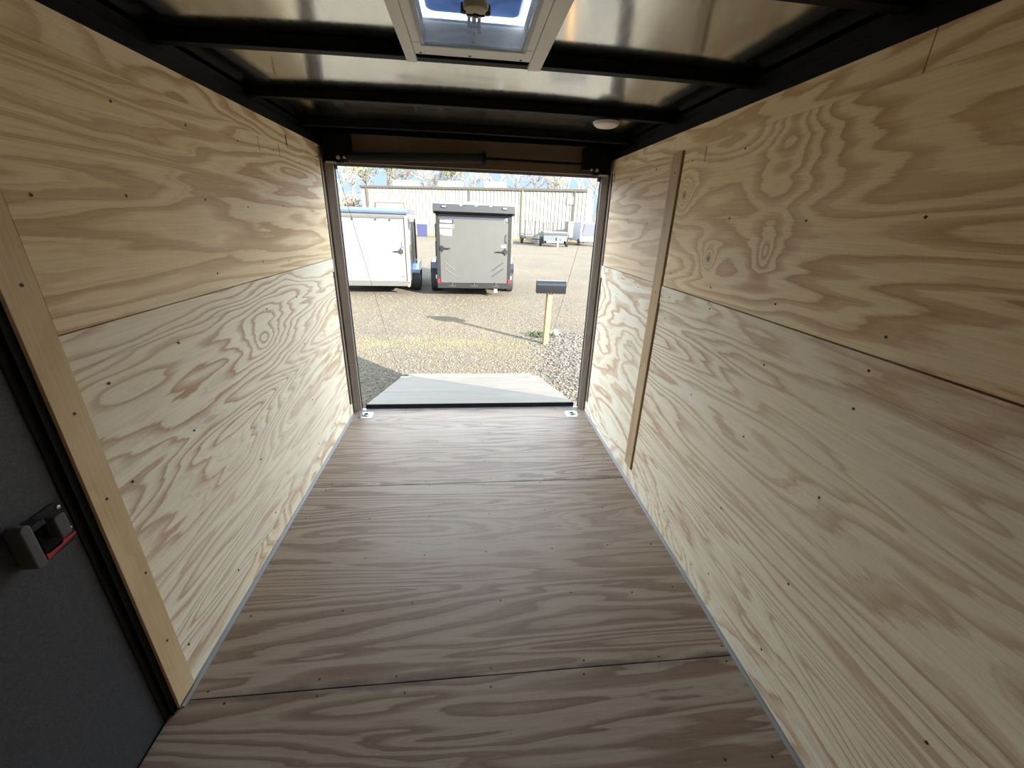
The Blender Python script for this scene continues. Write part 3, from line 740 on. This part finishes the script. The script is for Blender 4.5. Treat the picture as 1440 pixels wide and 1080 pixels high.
    for s in (-1, 1):
        fender(T, s, W, .95, 2.15, .86, plain('blue_black_fender_%d' % s, osrgb(24, 32, 50) if s < 0 else osrgb(30, 34, 44), .22))
        wheel(T, s*(W/2+.12), 1.16, .33, s)
        wheel(T, s*(W/2+.12), 1.88, .33, s)
        for z in (1.05, 1.55, .55): MB().box(s*(W/2), s*(W/2+.05), .02, .10, z-.05, z+.05).build('side_hinge', plain('hinge_grey', osrgb(120, 118, 110), .5), T)
    MB().box(-W/2-.05, -W/2-.02, .25, .28, .9, 1.95).tube((-W/2-.04, .265, 1.98), (-W/2, .265, 1.98), .01, .01, 6).build('side_bar', bk, T)
    MB().prism([(.10, z1), (.10, z1+.05), (Ln, z1+.05), (Ln, z1)], 'x', -W/2, W/2).build('roof_cap', bk, T)
    MB().lathe((.02, 1.8, z1+.05), [(.26, 0), (.26, .10), (.20, .16), (.06, .18)], 20).build('roof_vent_dome', plain('white_vent_cover', osrgb(232, 234, 238), .4), T, smooth=True)
    MB().box(-.9, .9, .3, 3.9, z0-.03, z0+.05).build('chassis', M_['blackmatte'], T)
    MB().box(W/2-.45, W/2-.35, .05, .10, .12, z0).build('stabiliser_jack', M_['zinc'], T)
grey_trailer()

def white_trailer():
    W, z0, z1, Ln = 2.15, .30, 2.20, 3.8
    T = empty('cargo_trailer', (-1.70-W/2+.02, 8.75, GZ), math.radians(3.2), label='white enclosed cargo trailer cut off by the left side of the opening', cat='trailer')
    wh = plain('white_trailer_skin', osrgb(98, 99, 99), .35, 0, var=.01)
    sil = plain('silver_roof_trim', osrgb(92, 102, 122), .25, .6)
    dk = plain('dark_rear_frame', osrgb(70, 68, 64), .5)
    MB().box(-W/2, W/2, .02, Ln, z0+.06, z1).build('body', wh, T, bevel=.01)
    MB().box(-W/2, W/2, -.03, .05, z0-.05, z0+.09).build('rear_bumper', dk, T, bevel=.004)
    MB().box(-W/2-.01, W/2-.03, -.01, .03, z1-.155, z1-.03).build('spring_recess', dk, T)
    tr = MB()
    for i in range(64): tr.box(-W/2+.02+i*.033, -W/2+.036+i*.033, -.022, -.008, z1-.115, z1-.075)
    tr.build('spring_coils', wh, T)
    MB().prism([(-.05, z1-.04), (-.05, z1+.02), (.10, z1+.10), (.10, z1-.04)], 'x', -W/2-.01, W/2+.012).build('roof_trim', sil, T, bevel=.004)
    MB().prism([(.10, z1-.02), (.10, z1+.10), (Ln, z1+.12), (Ln, z1-.02)], 'x', -W/2, W/2+.01).build('roof_cap', sil, T)
    for x in (-.6, -.15, .3): MB().box(x-.03, x+.03, -.04, -.03, z1+.0, z1+.018).build('marker_light', plain('marker_lens', osrgb(150, 160, 176), .3), T)
    D = MB().box(-W/2+.05, W/2-.10, -.02, .02, z0+.09, z1-.17).build('ramp_door_leaf', wh, T, bevel=.003)
    for x in (-.9, -.35, .25, .62): MB().lathe((x, -.035, z1-.20), [(.028, 0), (.028, .015), (.01, .016)], 12, 'y').build('door_hinge', M_['blackmatte'], T)
    MB().box(W/2-.10, W/2-.075, -.015, .02, z0+.08, z1-.15).build('door_gap', M_['blackmatte'], T)
    cp_ = MB().prism([(W/2-.075, z1-.12), (W/2+.012, z1-.04), (W/2+.012, z0+.02), (W/2-.02, z0-.07), (W/2-.075, z0-.07)], 'y', -.04, .02).build('corner_post', wh, T)
    m = MB(); rr = random.Random(2)
    for i in range(24):
        z = z1-.20-i*.030; m.box(W/2-.062, W/2-.045, -.044, -.04, z-.008, z+.008)
    m.build('conspicuity_dots', plain('brown_dots', osrgb(120, 80, 70), .6), cp_)
    m = MB()
    for i in range(30):
        z = z1-.98-i*.028; h = rr.uniform(.006, .012); m.box(W/2-.06+rr.uniform(0, .01), W/2-.02-rr.uniform(0, .02), -.044, -.04, z-h, z+h)
    m.build('corner_marks', plain('dark_marks', osrgb(84, 80, 78), .6), cp_)
    MB().box(W/2-.055, W/2-.02, -.046, -.04, z0+.01, z0+.07).build('red_reflector', plain('red_reflector', osrgb(200, 44, 40), .3), cp_)
    MB().box(W/2-.25, W/2-.13, -.023, -.0195, z0+.205, z0+.225).build('red_label', plain('red_label_print', osrgb(120, 40, 42), .5), D)
    MB().box(W/2-.25, W/2-.14, -.023, -.0195, z0+.17, z0+.178).build('grey_label_line', plain('grey_print', osrgb(190, 190, 190), .5), D)
    b = cargo_bar(T, W/2-.20, z0+.82, z0+1.0, z0+.90, 1, plain('handle_grey', osrgb(52, 51, 48), .4, .4), .20)
    MB().path([(W/2-.12, -.02, z0+1.22), (W/2-.16, -.05, z0+1.18), (W/2-.16, -.05, z0+1.03), (W/2-.12, -.02, z0+.99)], .007).build('grab_handle', M_['zinc'], T)
    m = MB(); X0 = -W/2+.30
    for a, b_, c, d_ in ((0, 0, .08, .11), (0, .11, .08, 0)):
        v = Vector((c-a, 0, d_-b_)).normalized(); n_ = Vector((-v.z, 0, v.x))*.012
        m.prism([(X0+a-n_.x, z0+.55+b_-n_.z), (X0+c-n_.x, z0+.55+d_-n_.z), (X0+c+n_.x, z0+.55+d_+n_.z), (X0+a+n_.x, z0+.55+b_+n_.z)], 'y', -.023, -.0195)
    m.build('red_mark', plain('red_mark', osrgb(130, 44, 48), .5), D)
    m = MB().path([(-W/2+.24, -.03, z0+.38), (-W/2+.34, -.03, z0+.38), (-W/2+.36, -.03, z0+.32), (-W/2+.34, -.03, z0+.20), (-W/2+.24, -.03, z0+.20)], .014); m.build('tail_light_ring', M_['blackmatte'], T)
    # side door on the right side with frame, latch and window-like panel
    MB().box(W/2, W/2+.015, 1.6, 2.4, z0+.1, z1-.2).build('side_door', wh, T)
    MB().tube((W/2+.04, 2.5, z0+.5), (W/2+.04, 2.5, z1-.15), .02, .02, 8).build('side_bar', M_['black'], T)
    MB().box(W/2+.0, W/2+.012, .5, 1.2, z1-.85, z1-.3).build('side_decal', plain('grey_decal', osrgb(196, 196, 192), .5), T)
    MB().box(W/2+.0, W/2+.012, .7, 1.2, z1-1.05, z1-.88).build('yellow_decal', plain('yellow_decal', osrgb(222, 190, 110), .5), T)
    MB().box(W/2+.0, W/2+.04, 2.45, 2.55, z1-.35, z1-.25).build('side_lamp', M_['blackmatte'], T)
    fender(T, 1, W, .75, 1.95, .80, plain('mirror_fender', osrgb(150, 170, 214), .12, .8))
    fender(T, -1, W, .75, 1.95, .80, M_['alu'])
    for s in (-1, 1):
        wheel(T, s*(W/2+.12), .98, .32, s); wheel(T, s*(W/2+.12), 1.70, .32, s)
    MB().box(-.95, .95, .3, 3.5, z0-.04, z0+.06).build('chassis', M_['blackmatte'], T)
white_trailer()

# ---------------------------------------------------------------- metal building
A = Vector((-14.35, 58.6, 0)); B = Vector((14.15, 48.9, 0)); dr = (B-A); BL = dr.length; ang = math.atan2(dr.y, dr.x)
bd = empty('metal_building', (A.x, A.y, GZ), ang, label='long white ribbed metal building behind the parked trailers', cat='building')
H0 = 5.80; bw = plain('white_ribbed_steel', osrgb(132, 128, 116), .6, 0, var=.02); tn = plain('taupe_steel_trim', osrgb(82, 75, 66), .5)
pts = []; x = 0
while x < BL-.001:
    pts += [(x, 0), (x+.18, 0), (x+.21, -.055), (x+.27, -.055), (x+.30, 0)]; x += .46
pts += [(BL, 0)]
m = MB(); vs = [(p[0], p[1], 0) for p in pts]+[(p[0], p[1], H0) for p in pts]; n = len(pts)
m.add(vs, [(i, i+1, i+1+n, i+n) for i in range(n-1)]).box(0, BL, .02, 18, 0, H0)
m.build('wall_panels', bw, bd)
MB().box(-.05, BL+.05, -.20, .05, H0-.10, H0+.14).box(-.05, BL+.05, -.24, -.05, H0+.05, H0+.16).build('gutter', tn, bd)
MB().prism([(-.2, H0+.10), (9, H0+.75), (18, H0+.10)], 'x', -.05, BL+.05).build('roof', plain('galvalume_roof', osrgb(190, 188, 180), .4, .3), bd)
# positions along the facade from the camera rays
def along(px, py_=270):
    # pixel column -> distance along the facade
    d = fw+r2*((px-720)/F_PX)+u2*((540-py_)/F_PX)
    nrm = Vector((-dr.y, dr.x, 0)).normalized(); t_ = (A-CAM).dot(nrm)/d.dot(nrm); p = CAM+d*t_
    return (p-A).dot(dr.normalized()), p.z-GZ
for px, hh in ((517, 275), (661, 285), (735, 285), (808, 290)):
    s_, _ = along(px, hh)
    MB().box(s_-.07, s_+.07, -.17, -.03, .2 if px != 735 else 0, H0-.1).build('downspout', tn if px != 735 else plain('cream_downspout', osrgb(120, 113, 84), .5), bd)
xa, za = along(528, 284); xb, zb = along(569, 285)
MB().box(xa, xb, -.12, -.04, 0, za).box(xa+.14, xb-.14, -.13, -.03, 0, za-.14, 1).build('roller_door', [tn, bw], bd)
xa, za = along(798, 277); xb, zb = along(811, 288)
MB().box(xa, xb, -.11, -.05, zb, za).build('wall_louvre', plain('pale_tan_louvre', osrgb(130, 120, 104), .6), bd)
MB().box(-.02, BL, -.09, -.02, 0, .35).build('base_trim', plain('weathered_base', osrgb(130, 112, 74), .7), bd)
for i, (p0, p1, pt, lab) in enumerate(((554, 583, 257, 'leftmost'), (619, 648, 259.5, 'middle'), (685, 712, 262.5, 'rightmost'))):
    xa, _ = along(p0, 262); xb, zt = along(p1, pt+1.5)
    d_ = dr.normalized(); c = A+d_*((xa+xb)/2); wd_ = (xb-xa)/2
    u = empty('rooftop_unit', (c.x-d_.y*-2.0*0+0, c.y+2.0, GZ+H0+.24), ang, label='white box-shaped rooftop unit, %s of the three on the metal building' % lab, cat='rooftop unit', group='rooftop units on the metal building')
    MB().box(-wd_, wd_, -.9, .9, 0, .62).build('casing', bw, u, bevel=.02)
    MB().box(-wd_-.04, wd_+.04, -.94, .94, .62, .70).build('lid', bw, u)
    MB().box(-wd_+.05, wd_-.05, -.85, .85, -.25, 0).build('curb', tn, u)

# blue dumpster by the building
bb = empty('blue_bin', (-5.75, 51.8, GZ), 0, label='small dark blue bin with pale lid between the two near trailers', cat='bin')
MB().prism([(-.55, 0), (.55, 0), (.62, 1.45), (-.62, 1.45)], 'y', -.5, .5).build('bin_body', plain('navy_bin', osrgb(30, 36, 72), .5), bb)
MB().box(-.64, .64, -.52, .52, 1.45, 1.95).build('bin_lid', plain('pale_bin_lid', osrgb(112, 120, 122), .5), bb)

# ---------------------------------------------------------------- utility trailers
ut = plain('dark_utility_steel', osrgb(34, 36, 38), .45, .3)
def gate(mb, x0, x1, z0, z1, y=0, r_=.055):
    mb.box(x0, x1, y-r_, y+r_, z1-.05, z1).box(x0, x1, y-r_, y+r_, z0, z0+.05)
    n_ = 4
    for i in range(n_+1):
        x = x0+(x1-x0)*i/n_; mb.box(x-r_*.8, x+r_*.8, y-r_, y+r_, z0, z1)
    h = (x1-x0)/n_
    mb.box(x0, x0+h, y-r_, y+r_, (z0+z1)/2-.02, (z0+z1)/2+.02).box(x1-h, x1, y-r_, y+r_, (z0+z1)/2-.02, (z0+z1)/2+.02)
def utility(loc, rz, lab, L_=3.4, W=2.1, gz=1.95, dz=.62, rail=.35):
    T = empty('utility_trailer', (loc[0], loc[1], GZ), rz, label=lab, cat='trailer')
    MB().box(-W/2, W/2, 0, L_, dz-.12, dz).build('deck', ut, T)
    m = MB(); 
    for s in (-1, 1):
        m.box(s*W/2, s*(W/2-.05), 0, L_, dz+rail-.05, dz+rail)
        for i in range(5): m.box(s*W/2, s*(W/2-.05), L_*i/4-.02, L_*i/4+.03, dz, dz+rail)
    m.box(-W/2, W/2, -.02, .03, dz+rail-.05, dz+rail)
    m.build('side_rails', ut, T)
    m = MB(); gate(m, -W/2, W/2, dz, gz, L_); m.build('ramp_gate', plain('gate_steel', osrgb(40, 40, 41), .5, .3), T)
    for s in (-1, 1):
        wheel(T, s*(W/2+.14), L_*.55, .34, s)
        fender(T, s, W, L_*.55-.42, L_*.55+.42, .78, ut)
    MB().prism([(-.5, 0), (.5, 0), (.05, -1.2), (-.05, -1.2)], 'z', dz-.14, dz-.04).build('tongue', ut, T)
    MB().tube((0, -1.0, .05), (0, -1.0, dz+.3), .05, .05, 8).build('jack', M_['zinc'], T)
    return T
utility((7.0, 40.6), math.radians(4), 'low open utility trailer with mesh ramp gate, nearest the grey cargo trailer', gz=2.25)
utility((10.0, 43.4), math.radians(3), 'open utility trailer with tall mesh ramp gate behind the small box trailer', gz=2.15)

# small covered box trailer facing us
T = empty('box_trailer', (8.15, 36.6, GZ), math.radians(-3), label='low grey box trailer with darker lid parked among the utility trailers', cat='trailer')
MB().box(-1.1, 1.1, 0, 2.2, .50, 1.02).build('box_body', plain('pewter_box', osrgb(78, 82, 84), .4), T, bevel=.02)
MB().prism([(-.03, 1.04), (-.03, 1.24), (.3, 1.34), (2.25, 1.34), (2.25, 1.04)], 'x', -1.14, 1.14).build('box_lid', plain('dark_lid', osrgb(54, 57, 61), .4), T, bevel=.01)
for s in (-1, 1): wheel(T, s*1.28, 1.0, .36, s); fender(T, s, 2.2, .55, 1.45, .85, ut)
MB().box(-.8, .8, -.02, .1, .36, .52).tube((.25, -.15, .0), (.25, -.15, .9), .05, .05, 8).build('tongue_jack', plain('pale_jack', osrgb(214, 210, 200), .4), T)
MB().lathe((.62, -.03, .72), [(.14, 0), (.14, -.03), (.05, -.035)], 16, 'y').build('white_disc', bw, T)
# white enclosed trailer far right
T = empty('enclosed_trailer', (12.35, 39.9, GZ), math.radians(-4), label='narrow white enclosed trailer with dark grey front panel at the far right', cat='trailer')
MB().box(-.95, .75, 0, 4.5, .40, 2.32).build('body', plain('white_skin_far', osrgb(140, 143, 150), .4), T, bevel=.04)
MB().box(-.74, .50, -.03, .02, .95, 2.15).build('front_panel', plain('slate_panel', osrgb(66, 69, 78), .5), T)
MB().box(-.95, .95, -.02, .02, .34, .42).build('bumper', ut, T)
for s in (-1, 1): wheel(T, s*.98, .5, .33, s)
# tall beige box trailer behind it
T = empty('beige_trailer', (12.55, 46.2, GZ), math.radians(-2), label='beige flat-sided box trailer standing behind the white enclosed one', cat='trailer')
MB().box(-1.0, 1.0, 0, 1.8, .55, 2.35).build('body', plain('beige_skin', osrgb(104, 102, 94), .5), T, bevel=.03)
MB().box(-.95, .95, .05, 1.7, .38, .55).build('chassis', ut, T)
for s in (-1, 1): wheel(T, s*1.1, .8, .34, s)

# ---------------------------------------------------------------- trees
def tree(name, loc, H, seed, mats, lab, group=None, cat='tree', evergreen=False, lean=0., dens=1., spread=.55):
    r = random.Random(seed); T = empty(name, (loc[0], loc[1], GZ), 0, label=lab, cat=cat, group=group)
    br = MB(); tips = []
    def grow(p, d, l, rad, depth):
        n_ = 3 if depth < 3 else 2
        q = p
        for i in range(n_):
            d2 = (d+Vector((r.uniform(-1, 1), r.uniform(-1, 1), r.uniform(-.5, .8)))*.16).normalized()
            q2 = q+d2*l/n_; br.tube(q, q2, rad*(1-.25*i/n_), rad*(1-.25*(i+1)/n_), 5 if depth < 2 else 3, False); q = q2; d = d2
            if depth >= 1 and depth < 5 and r.random() < .75*dens:
                a = r.uniform(0, 2*PI); side = Vector((math.cos(a), math.sin(a), r.uniform(-.1, .6))).normalized()
                grow(q, (d*.5+side*.8).normalized(), l*r.uniform(.4, .65), rad*.5, depth+2)
        if depth >= 5 or rad < .006: tips.append(q); return
        for k_ in range(2 if depth > 0 else 4):
            a = r.uniform(0, 2*PI); side = Vector((math.cos(a), math.sin(a), r.uniform(-.1, .4)))
            grow(q, (d*(1-spread*.4)+side*spread).normalized(), l*r.uniform(.62, .82), rad*.62, depth+1)
    br.tube((0, 0, -.3), (lean*.3, 0, H*.3), H*.018, H*.014, 8, False)
    grow(Vector((lean*.3, 0, H*.3)), Vector((lean*.1, 0, 1)).normalized(), H*.22, H*.013, 0)
    br.build('trunk_and_branches', mats[0], T)
    if len(mats) > 1:
        lf = MB()
        for t in tips:
            for i in range(7 if evergreen else 3):
                c = t+Vector((r.gauss(0, .35), r.gauss(0, .35), r.gauss(0, .25))); s_ = r.uniform(.10, .24) if evergreen else r.uniform(.06, .14)
                a = Vector((r.uniform(-1, 1), r.uniform(-1, 1), r.uniform(-.6, 1))).normalized(); b = a.cross(Vector((r.uniform(-1, 1), r.uniform(-1, 1), r.uniform(-1, 1)))).normalized()
                lf.add([c-a*s_, c+b*s_*.4, c+a*s_, c-b*s_*.4], [(0, 1, 2, 3)])
        lf.build('foliage', mats[1], T)
    return T
bark = plain('pale_bark', osrgb(132, 119, 104), .9, var=.12); bark2 = plain('grey_brown_bark', osrgb(98, 86, 76), .9, var=.15)
pine = plain('olive_needles', osrgb(88, 96, 54), .8, var=.25, vs=1.5); dryl = plain('dry_tan_leaves', osrgb(140, 118, 84), .9, var=.2, vs=1.5); willow = plain('pale_yellow_green', osrgb(138, 136, 100), .9, var=.15, vs=1.5)
def at(px, Y): # world x of a pixel column at distance Y (near the tree line)
    d = fw+r2*((px-720)/F_PX)+u2*((540-255)/F_PX); t_ = (Y-CAM.y)/d.y; return CAM.x+d.x*t_
TG = [  # px, Y, H, mats, kind, label
    (478, 62, 11.0, (bark, willow), False, 'pale yellow-green willowy tree at the far left of the tree line'),
    (494, 66, 11.5, (bark, willow), False, 'pale willowy tree just left of the metal building'),
    (517, 84, 14.5, (bark2, pine), True, 'green pine above the left end of the building roof'),
    (540, 90, 15.5, (bark2, pine), True, 'green pine between the left pine and the leftmost rooftop unit'),
    (562, 80, 13.0, (bark2,), False, 'dark bare tree above the leftmost rooftop unit'),
    (592, 86, 14.5, (bark,), False, 'bare tree between the leftmost and middle rooftop units'),
    (604, 92, 14.5, (bark, dryl), False, 'thin tan-leaved tree left of the middle rooftop unit'),
    (640, 88, 15.0, (bark2, pine), True, 'olive-leaved tree above the middle rooftop unit'),
    (668, 84, 13.5, (bark,), False, 'bare tree just left of the rightmost rooftop unit'),
    (700, 90, 15.5, (bark, dryl), False, 'tan-leaved tree above the rightmost rooftop unit'),
    (728, 84, 14.0, (bark,), False, 'bare tree just right of the rightmost rooftop unit'),
    (752, 88, 14.5, (bark2,), False, 'grey-brown bare tree above the right half of the roof'),
    (778, 80, 13.5, (bark,), False, 'bare pale tree near the right end of the roof'),
    (800, 76, 13.0, (bark, dryl), False, 'bare tree with a few tan leaves above the wall louvre'),
    (826, 70, 12.5, (bark,), False, 'bare branching tree at the right corner of the building'),
    (842, 59, 10.5, (bark,), False, 'bare tree beyond the right jamb of the opening'),
]
for i, (px, Y, H, mats, ev, lab) in enumerate(TG):
    tree('tree', (at(px, Y), Y), H, 100+i, mats, lab, evergreen=ev, dens=1.0)
# brush left and right of the building
def brush(name, x0, x1, y0, y1, h, n, mat, seed, lab):
    r = random.Random(seed); mb = MB()
    for i in range(n):
        x = r.uniform(x0, x1); y = r.uniform(y0, y1); hh = h*r.uniform(.5, 1.1); p = Vector((x, y, GZ))
        for k_ in range(5):
            q = p+Vector((r.uniform(-.3, .3), r.uniform(-.3, .3), hh/5)); mb.tube(p, q, .03*(1-k_/6), .03*(1-(k_+1)/6), 3, False); 
            for j in range(3):
                e = q+Vector((r.uniform(-.6, .6), r.uniform(-.6, .6), r.uniform(0, .5))); mb.tube(q, e, .012, .005, 3, False)
                mb.add([e+Vector((-.1, 0, 0)), e+Vector((0, 0, .09)), e+Vector((.1, .05, 0)), e+Vector((0, 0, -.09))], [(0, 1, 2, 3)])
            p = q
    tag(mb.build(name, mat), label=lab, cat='brush', kind='stuff')
brush('brush', -34, -14.8, 62, 72, 4.6, 420, plain('brown_brush', osrgb(122, 98, 74), .9, var=.15), 1, 'brown leafless brush left of the metal building')
brush('brush', 20.6, 27, 50, 57, 4.0, 380, plain('golden_brush', osrgb(136, 106, 68), .9, var=.15), 2, 'golden brown brush right of the metal building')
